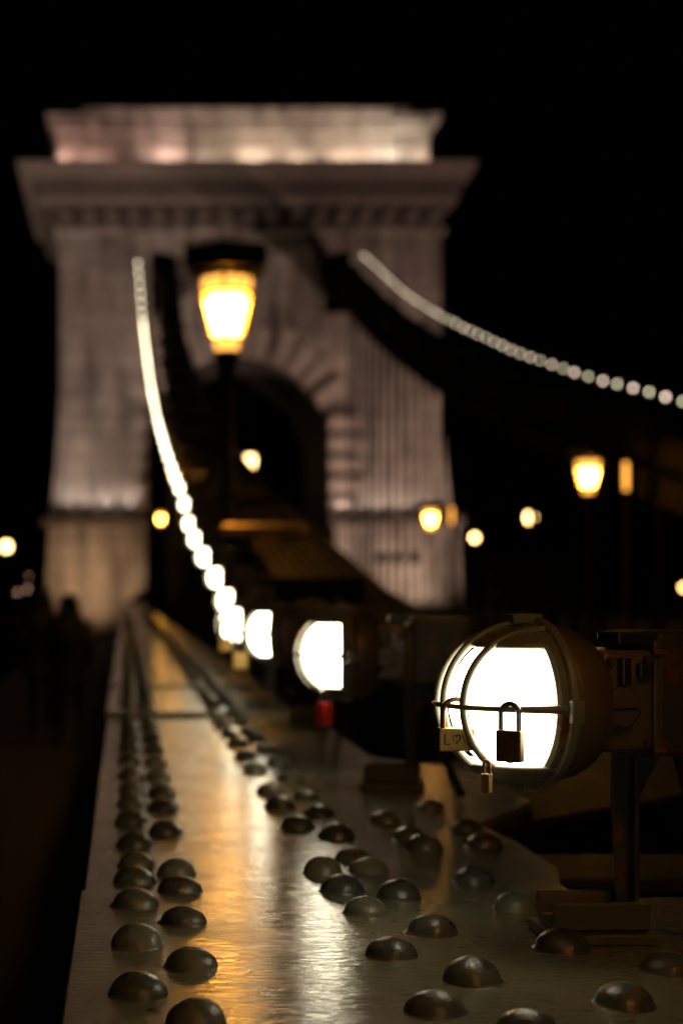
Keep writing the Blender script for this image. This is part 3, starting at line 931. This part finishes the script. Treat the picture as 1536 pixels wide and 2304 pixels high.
# ------------------------------------------------------------------ love padlocks
def padlock(label, loc, rz, bw, bh, bt, mbody, mshackle, sh=None, r=0.0032, group='padlocks hung on the lamp cages', tilt=0.0):
    """origin at the top of the shackle's bow"""
    t = thing('padlock', label, 'padlock', loc, rz, group)
    t.rotation_euler = (0, tilt, rz)
    sh = sh or bh
    sw = bw * 0.36
    pts = [(-sw, 0, -sh - 0.004), (-sw, 0, -sw - r)]
    for i in range(1, 12):
        a = math.pi - math.pi * i / 12
        pts.append((sw * math.cos(a), 0, -sw - r + sw * math.sin(a)))
    pts += [(sw, 0, -sw - r), (sw, 0, -sh - 0.004)]
    MB().tube(pts, r, 10).obj('shackle', mshackle, t, smooth=60)
    b = MB().box(-bw / 2, bw / 2, -bt / 2, bt / 2, -sh - bh, -sh).obj('body', mbody, t, bevel=min(0.002, bw * 0.08), seg=3)
    MB().lathe([(bw * 0.13, 0), (bw * 0.12, -0.001)], 12, 'z', (0, 0, -sh - bh - 0.0002)).obj('keyway', M['steel'], b)
    return t, b
# dark lock on the level band
nearY = 1.6 - R_ - 0.001
a = YAW
def head(u, v, zz):
    """point in the first lamp's head axes"""
    ca, sa = math.cos(a), math.sin(a)
    return (0.462 + u * ca - v * sa, 1.6 + u * sa + v * ca, HZ + zz)
lk, bd = padlock('dark padlock hanging in front of the white glass of the nearest lamp', head(-0.071, -0.0755, 0.0085), math.radians(-38), 0.0275, 0.034, 0.0135, M['brass_old'], M['steel'], 0.031, 0.0030)
# brass lock with marker letters behind the bars
lk2, bd2 = padlock('brass padlock with LOVE inked on it, behind the upright bars of the nearest lamp', head(-0.106, -0.019, 0.0095), math.radians(4), 0.041, 0.0255, 0.013, M['brass'], M['steel_rusty'], 0.034, 0.0030)
def stroke(pts, r=0.0015):
    return MB().tube([(x, 0, z) for x, z in pts], r, 6, flat=0.25)
def letters(parent, y, x0, ztop, h):
    m = MB()
    wl = h * 0.5
    segs = [[(x0, ztop), (x0, ztop - h), (x0 + wl, ztop - h)]]
    hx = x0 + wl * 2.25
    heart = []
    for i in range(25):
        tt = 2 * math.pi * i / 24
        heart.append((hx + h * 0.030 * 16 * math.sin(tt) ** 3 * 0.75, ztop - h * 0.45 + h * 0.030 * (13 * math.cos(tt) - 5 * math.cos(2 * tt) - 2 * math.cos(3 * tt) - math.cos(4 * tt))))
    segs.append(heart)
    vx = x0 + wl * 3.4
    segs.append([(vx, ztop), (vx + wl * 0.5, ztop - h), (vx + wl, ztop)])
    ex = vx + wl * 1.5
    segs += [[(ex + wl * 0.8, ztop), (ex, ztop), (ex, ztop - h), (ex + wl * 0.8, ztop - h)], [(ex, ztop - h / 2), (ex + wl * 0.7, ztop - h / 2)]]
    for s in segs:
        q = stroke(s)
        m.add([(px_, y - 0.0001 + (py_ * 0.3), pz_) for px_, py_, pz_ in q.v], q.f)
    return m.obj('lettering', M['ink'], parent)
letters(bd2, -0.0066, -0.0145, -0.034 - 0.0065, 0.0115)
padlock('tiny brass padlock dangling under the cage of the nearest lamp', head(-0.082, -0.044, -0.057), math.radians(-42), 0.0095, 0.0205, 0.0085, M['brass'], M['steel_rusty'], 0.0155, 0.0018)
def at(x, y, d): return (px(x, d=d), d, zpx(y, d))
padlock('red padlock hanging below the second lamp', at(728, 1548, 2.86), math.radians(30), 0.026, 0.046, 0.022, M['red'], M['steel'], 0.030, 0.004)
padlock('brass padlock close beside the red one', at(742, 1550, 2.90), math.radians(-25), 0.018, 0.034, 0.016, M['brass_old'], M['steel'], 0.028, 0.003)
padlock('bright brass padlock, upper left of the pair by the third lamp', at(506, 1392, 4.15), math.radians(2), 0.036, 0.040, 0.018, M['brass'], M['steel'], 0.055, 0.006)
padlock('bright brass padlock, lower right of the pair by the third lamp', at(541, 1418, 3.95), math.radians(2), 0.040, 0.048, 0.02, M['brass'], M['steel'], 0.060, 0.006)

# ------------------------------------------------------------------ lanterns
def make_lantern(h, scale=1.0):
    """six-sided lantern on a post; origin at the foot of the post, glass centre at height h"""
    t = thing('lantern', 'lantern', 'lantern')
    n = 6
    a0 = math.radians(20)
    zb, zt = h - 0.215, h + 0.16
    rb, rt = 0.135, 0.235
    MB().lathe([(rb * 0.80, zb + 0.03), (rt * 0.80, zt - 0.06), (rt * 0.6, zt - 0.02)], 16, 'z').obj('core', M['lantern_core'], t, smooth=50)
    for k in range(n):
        a, b = a0 + 2 * math.pi * k / n, a0 + 2 * math.pi * (k + 1) / n
        P = lambda r, an, z: (r * math.cos(an), r * math.sin(an), z)
        m = MB().add([P(rb, a, zb), P(rb, b, zb), P(rt, b, zt), P(rt, a, zt), P(rb * 0.975, a, zb), P(rb * 0.975, b, zb), P(rt * 0.975, b, zt), P(rt * 0.975, a, zt)],
                     [(0, 1, 2, 3), (7, 6, 5, 4), (0, 4, 5, 1), (3, 2, 6, 7)])
        m.obj('pane', M['lantern_glass'], t)
        MB().tube([P(rb + 0.004, a, zb), P(rt + 0.004, a, zt)], 0.008, 6).obj('glazing_bar', M['lantern_iron'], t)
        # frieze of small amber panes under the roof
        m = MB()
        for j in range(2):
            c0, c1 = a + (b - a) * (0.08 + 0.46 * j), a + (b - a) * (0.46 + 0.46 * j)
            rr0 = rt * math.cos((b - a) / 2) / math.cos(((c0 + c1) / 2) - (a + b) / 2)
            m.add([P(rr0, c0, zt + 0.025), P(rr0, c1, zt + 0.025), P(rr0 + 0.006, c1, zt + 0.132), P(rr0 + 0.006, c0, zt + 0.132)], [(0, 1, 2, 3)])
        m.obj('frieze_pane', M['amber'], t)
    MB().lathe([(rt + 0.012, zt), (rt + 0.012, zt + 0.022)], n, 'z', a0=a0).obj('upper_rim', M['lantern_iron'], t)
    MB().lathe([(rb + 0.012, zb - 0.012), (rb + 0.012, zb + 0.006), (rb + 0.004, zb + 0.01)], n, 'z', a0=a0).obj('lower_rim', M['lantern_iron'], t)
    MB().lathe([(rt + 0.02, zt + 0.135), (rt + 0.14, zt + 0.20), (rt + 0.165, zt + 0.38), (rt + 0.08, zt + 0.40), (rt - 0.08, zt + 0.42), (0.09, zt + 0.435), (0.07, zt + 0.46), (0.01, zt + 0.47)], n, 'z', a0=a0).obj('roof', M['lantern_iron'], t)
    MB().lathe([(0.095, zb - 0.11), (0.11, zb - 0.013)], 12, 'z').obj('neck_glass', M['amber'], t, smooth=40)
    prof = [(0.20, 0), (0.20, 0.12), (0.13, 0.2), (0.10, 0.5), (0.075, 0.6), (0.06, max(0.9, zb - 0.6)), (0.085, zb - 0.5), (0.06, zb - 0.4), (0.10, zb - 0.2), (0.12, zb - 0.112)]
    prof = sorted(prof, key=lambda q: q[1])
    MB().lathe(prof, 14, 'z').obj('post', M['lantern_iron'], t, smooth=40)
    return t
POST0 = -0.95
lan = make_lantern(3.55)
index_kids(lan)
lspec = [(510, 706, 14.2, 'large amber lantern glowing before the tower face'),
         (396, 1072, 24.6, 'amber lantern half lost behind the climbing near string of lamps'),
         (362, 1168, 37.2, 'small orange lantern between the left pier and the near string of lamps'),
         (1322, 1072, 19.0, 'amber lantern on the far side, biggest and highest at the right'),
         (968, 1168, 31.7, 'amber lantern on a dark post standing before the right pier')]
for i, (x, y, d, lab) in enumerate(lspec):
    o = lan if i == 0 else copy_tree(lan)
    zc = zpx(y, d)
    s = 1.0
    if i == 2: s = 0.45
    if i == 1: s = 0.42
    if i > 2: s = 0.70
    if i == 0: s = 1.16
    o.scale = (s, s, s) if i != 2 else (s, s, s)
    o.location = (px(x, d=d), d, zc - 3.55 * s)
    tag(o, lab, 'lantern', 'lanterns along the bridge')
o = copy_tree(lan)
o.location = (0.95, -0.7, -0.5)
o.scale = (0.82, 0.82, 0.82)
tag(o, 'amber lantern on the bridge behind the camera', 'lantern', 'lanterns along the bridge')

# lantern hung inside the arch
t = thing('hanging_lantern', 'small warm lantern hanging in the dark arch of the tower', 'lantern', (px(563, d=54), 54.0, zpx(1040, 54)))
MB().lathe([(0.12, -0.28), (0.19, 0.0), (0.2, 0.16), (0.16, 0.25)], 10, 'z').obj('glass', M['hang_glow'], t, smooth=40)
MB().lathe([(0.28, 0.25), (0.22, 0.36), (0.06, 0.5)], 10, 'z').obj('roof', M['lantern_iron'], t)
MB().tube([(0, 0, 0.5), (0, 0, 8.7 - zpx(1040, 54))], 0.02, 6).obj('chain', M['lantern_iron'], t)

# lamps out on the far bank and quay
def street_lamp(x, y, d, r, label, base, cat='street lamp', m='street_glow'):
    z = zpx(y, d)
    t = thing('street_lamp', label, cat, (px(x, d=d), d, base), 0, 'street lamps beyond the bridge')
    h = z - base
    MB().lathe([(r * 0.6, h - r), (r, h - r * 0.2), (r * 0.95, h + r * 0.6), (r * 0.5, h + r)], 12, 'z').obj('globe', M[m], t, smooth=50)
    MB().lathe([(r * 0.7, h + r * 1.0), (r * 0.9, h + r * 1.15), (0.03, h + r * 1.6)], 12, 'z').obj('cap', M['lantern_iron'], t, smooth=50)
    MB().lathe([(0.14, 0), (0.08, 0.6), (0.05, h - r)], 8, 'z').obj('post', M['lantern_iron'], t, smooth=50)
    return t
street_lamp(1192, 1165, 130, 0.44, 'round warm street lamp, higher of the two between the right lanterns', -2.4)
street_lamp(1067, 1210, 135, 0.30, 'round warm street lamp, lower of the two right of the tower', -2.4)
street_lamp(15, 1230, 140, 0.42, 'round warm street lamp at the left edge of the picture', -2.4)
street_lamp(1537, 1322, 150, 0.3, 'tiny orange street lamp cut by the right edge of the picture', -2.4, m='amber_small')

# slim amber marker lamps beside the far lanterns
def marker(x, y, d, label):
    t = thing('marker_lamp', label, 'lamp', (px(x, d=d), d, DECK), 0, 'slim amber lamps beside the far lanterns')
    h = zpx(y, d) - DECK
    MB().lathe([(0.025, h - 0.17), (0.03, h), (0.025, h + 0.17)], 8, 'z').obj('tube_light', M['amber'], t)
    MB().lathe([(0.05, 0), (0.035, h - 0.17)], 8, 'z').obj('post', M['hanger'], t)
    MB().lathe([(0.03, h + 0.17), (0.005, h + 0.22)], 8, 'z').obj('cap', M['lantern_iron'], t)
marker(1407, 1072, 17.2, 'slim amber lamp, dim and narrow, right of the highest far lantern')
marker(1015, 1160, 28.8, 'faint amber lamp close to the right of the lantern before the right pier')

# dim points of light low at the left
for i, (x, y, s, lab) in enumerate([(40, 1332, 0.10, 'dimmest leftmost pinkish speck low at the left of the tower'), (62, 1326, 0.10, 'second dim pinkish speck from the left, beside the tower foot'), (82, 1330, 0.09, 'third dim pinkish speck, nearest the tower foot'), (65, 1296, 0.06, 'faint speck of light above the row left of the tower')]):
    d = 160
    t = thing('distant_light', lab, 'light', at(x, y, d), 0, 'dim specks beyond the left pier')
    MB().lathe([(0.02, -s), (s, 0), (0.02, s)], 8, 'z').obj('bulb', M['city'], t)
    MB().tube([(0, 0.1, -s), (0, 0.1, -zpx(y, d) - 0 + (-2.4) if False else -3.0)], 0.03, 6).obj('post', M['lantern_iron'], t)

# a low riverside building far behind, faint at the right
bld = thing('riverside_building', 'low pale riverside building barely visible far right of the tower', 'building', (px(1150, d=190), 190, -2.4))
MB().box(-9, 9, 0, 10, 0, 7).obj('wall', M['facade'], bld)
MB().prism_x([(-0.5, 7.0), (10.5, 7.0), (5, 9.5)], -9.4, 9.4).obj('roof', M['bank'], bld)
for i in range(7):
    for j in range(2):
        X = -7.5 + 2.5 * i
        wf = MB().box(X - 0.55, X + 0.55, -0.06, 0.0, 1.0 + 3 * j, 2.8 + 3 * j).obj('window', M['facade'], bld)
        MB().box(X - 0.42, X + 0.42, -0.09, -0.062, 1.12 + 3 * j, 2.68 + 3 * j).obj('pane', M['pane_dark'], wf)

# ------------------------------------------------------------------ people walking away on the left walkway
def person(label, loc, rz, h, stride):
    me = bpy.data.meshes.new('person')
    k = h / 1.75
    V = [(0, 0, 0.95), (0, 0.0, 1.15), (0, 0.01, 1.36), (0, 0.0, 1.47), (0, 0.01, 1.55), (0, 0.02, 1.65), (0, 0.015, 1.73),
         (-0.10, 0, 0.88), (-0.11, 0.10 * stride, 0.50), (-0.11, -0.02 * stride, 0.09), (-0.12, 0.14, 0.04),
         (0.10, 0, 0.88), (0.11, 0.02 * stride, 0.50), (0.11, -0.22 * stride, 0.12), (0.12, -0.10 * stride, 0.04),
         (-0.19, 0, 1.40), (-0.25, -0.05, 1.13), (-0.21, 0.10, 0.96),
         (0.19, 0, 1.40), (0.25, -0.05, 1.13), (0.21, 0.10, 0.96)]
    R = [0.17, 0.16, 0.17, 0.07, 0.065, 0.105, 0.075, 0.10, 0.075, 0.05, 0.045, 0.10, 0.075, 0.05, 0.045, 0.075, 0.06, 0.055, 0.075, 0.06, 0.055]
    E = [(0, 1), (1, 2), (2, 3), (3, 4), (4, 5), (5, 6), (0, 7), (7, 8), (8, 9), (9, 10), (0, 11), (11, 12), (12, 13), (13, 14), (2, 15), (15, 16), (16, 17), (2, 18), (18, 19), (19, 20)]
    me.from_pydata([(x * k, y * k, z * k) for x, y, z in V], E, [])
    o = link(bpy.data.objects.new('person', me))
    me.materials.append(M['coat'])
    s = o.modifiers.new('skin', 'SKIN')
    for i, sv in enumerate(me.skin_vertices[0].data):
        r = R[i] * k
        sv.radius = (r * (1.25 if i in (0, 1, 2) else 1.0), r * (0.8 if i in (0, 1, 2) else 1.0))
        sv.use_root = i == 0
    o.modifiers.new('sub', 'SUBSURF').render_levels = 2
    o.location = loc
    o.rotation_euler = (0, 0, rz)
    tag(o, label, 'person')
    MB().lathe([(0.095 * k, 1.60 * k), (0.118 * k, 1.66 * k), (0.108 * k, 1.72 * k), (0.07 * k, 1.765 * k), (0.01, 1.78 * k)], 16, 'z', (0, 0.005, 0)).obj('hair', M['hair'], o, smooth=60)
    MB().lathe([(0.24 * k, 0.72 * k), (0.21 * k, 0.95 * k), (0.20 * k, 1.15 * k), (0.25 * k, 1.30 * k), (0.22 * k, 1.40 * k), (0.16 * k, 1.49 * k), (0.135 * k, 1.55 * k), (0.13 * k, 1.62 * k), (0.115 * k, 1.60 * k)], 18, 'z').obj('coat', M['coat'], o, smooth=60)
    return o
person('person in a dark coat walking away, head against the left plinth', (px(156, d=16), 16.0, DECK), 0, 1.70, 1.0)
person('person in a dark coat at the far left, just beyond the first walker', (px(96, d=17.5), 17.5, DECK), math.radians(8), 1.76, -1.0)
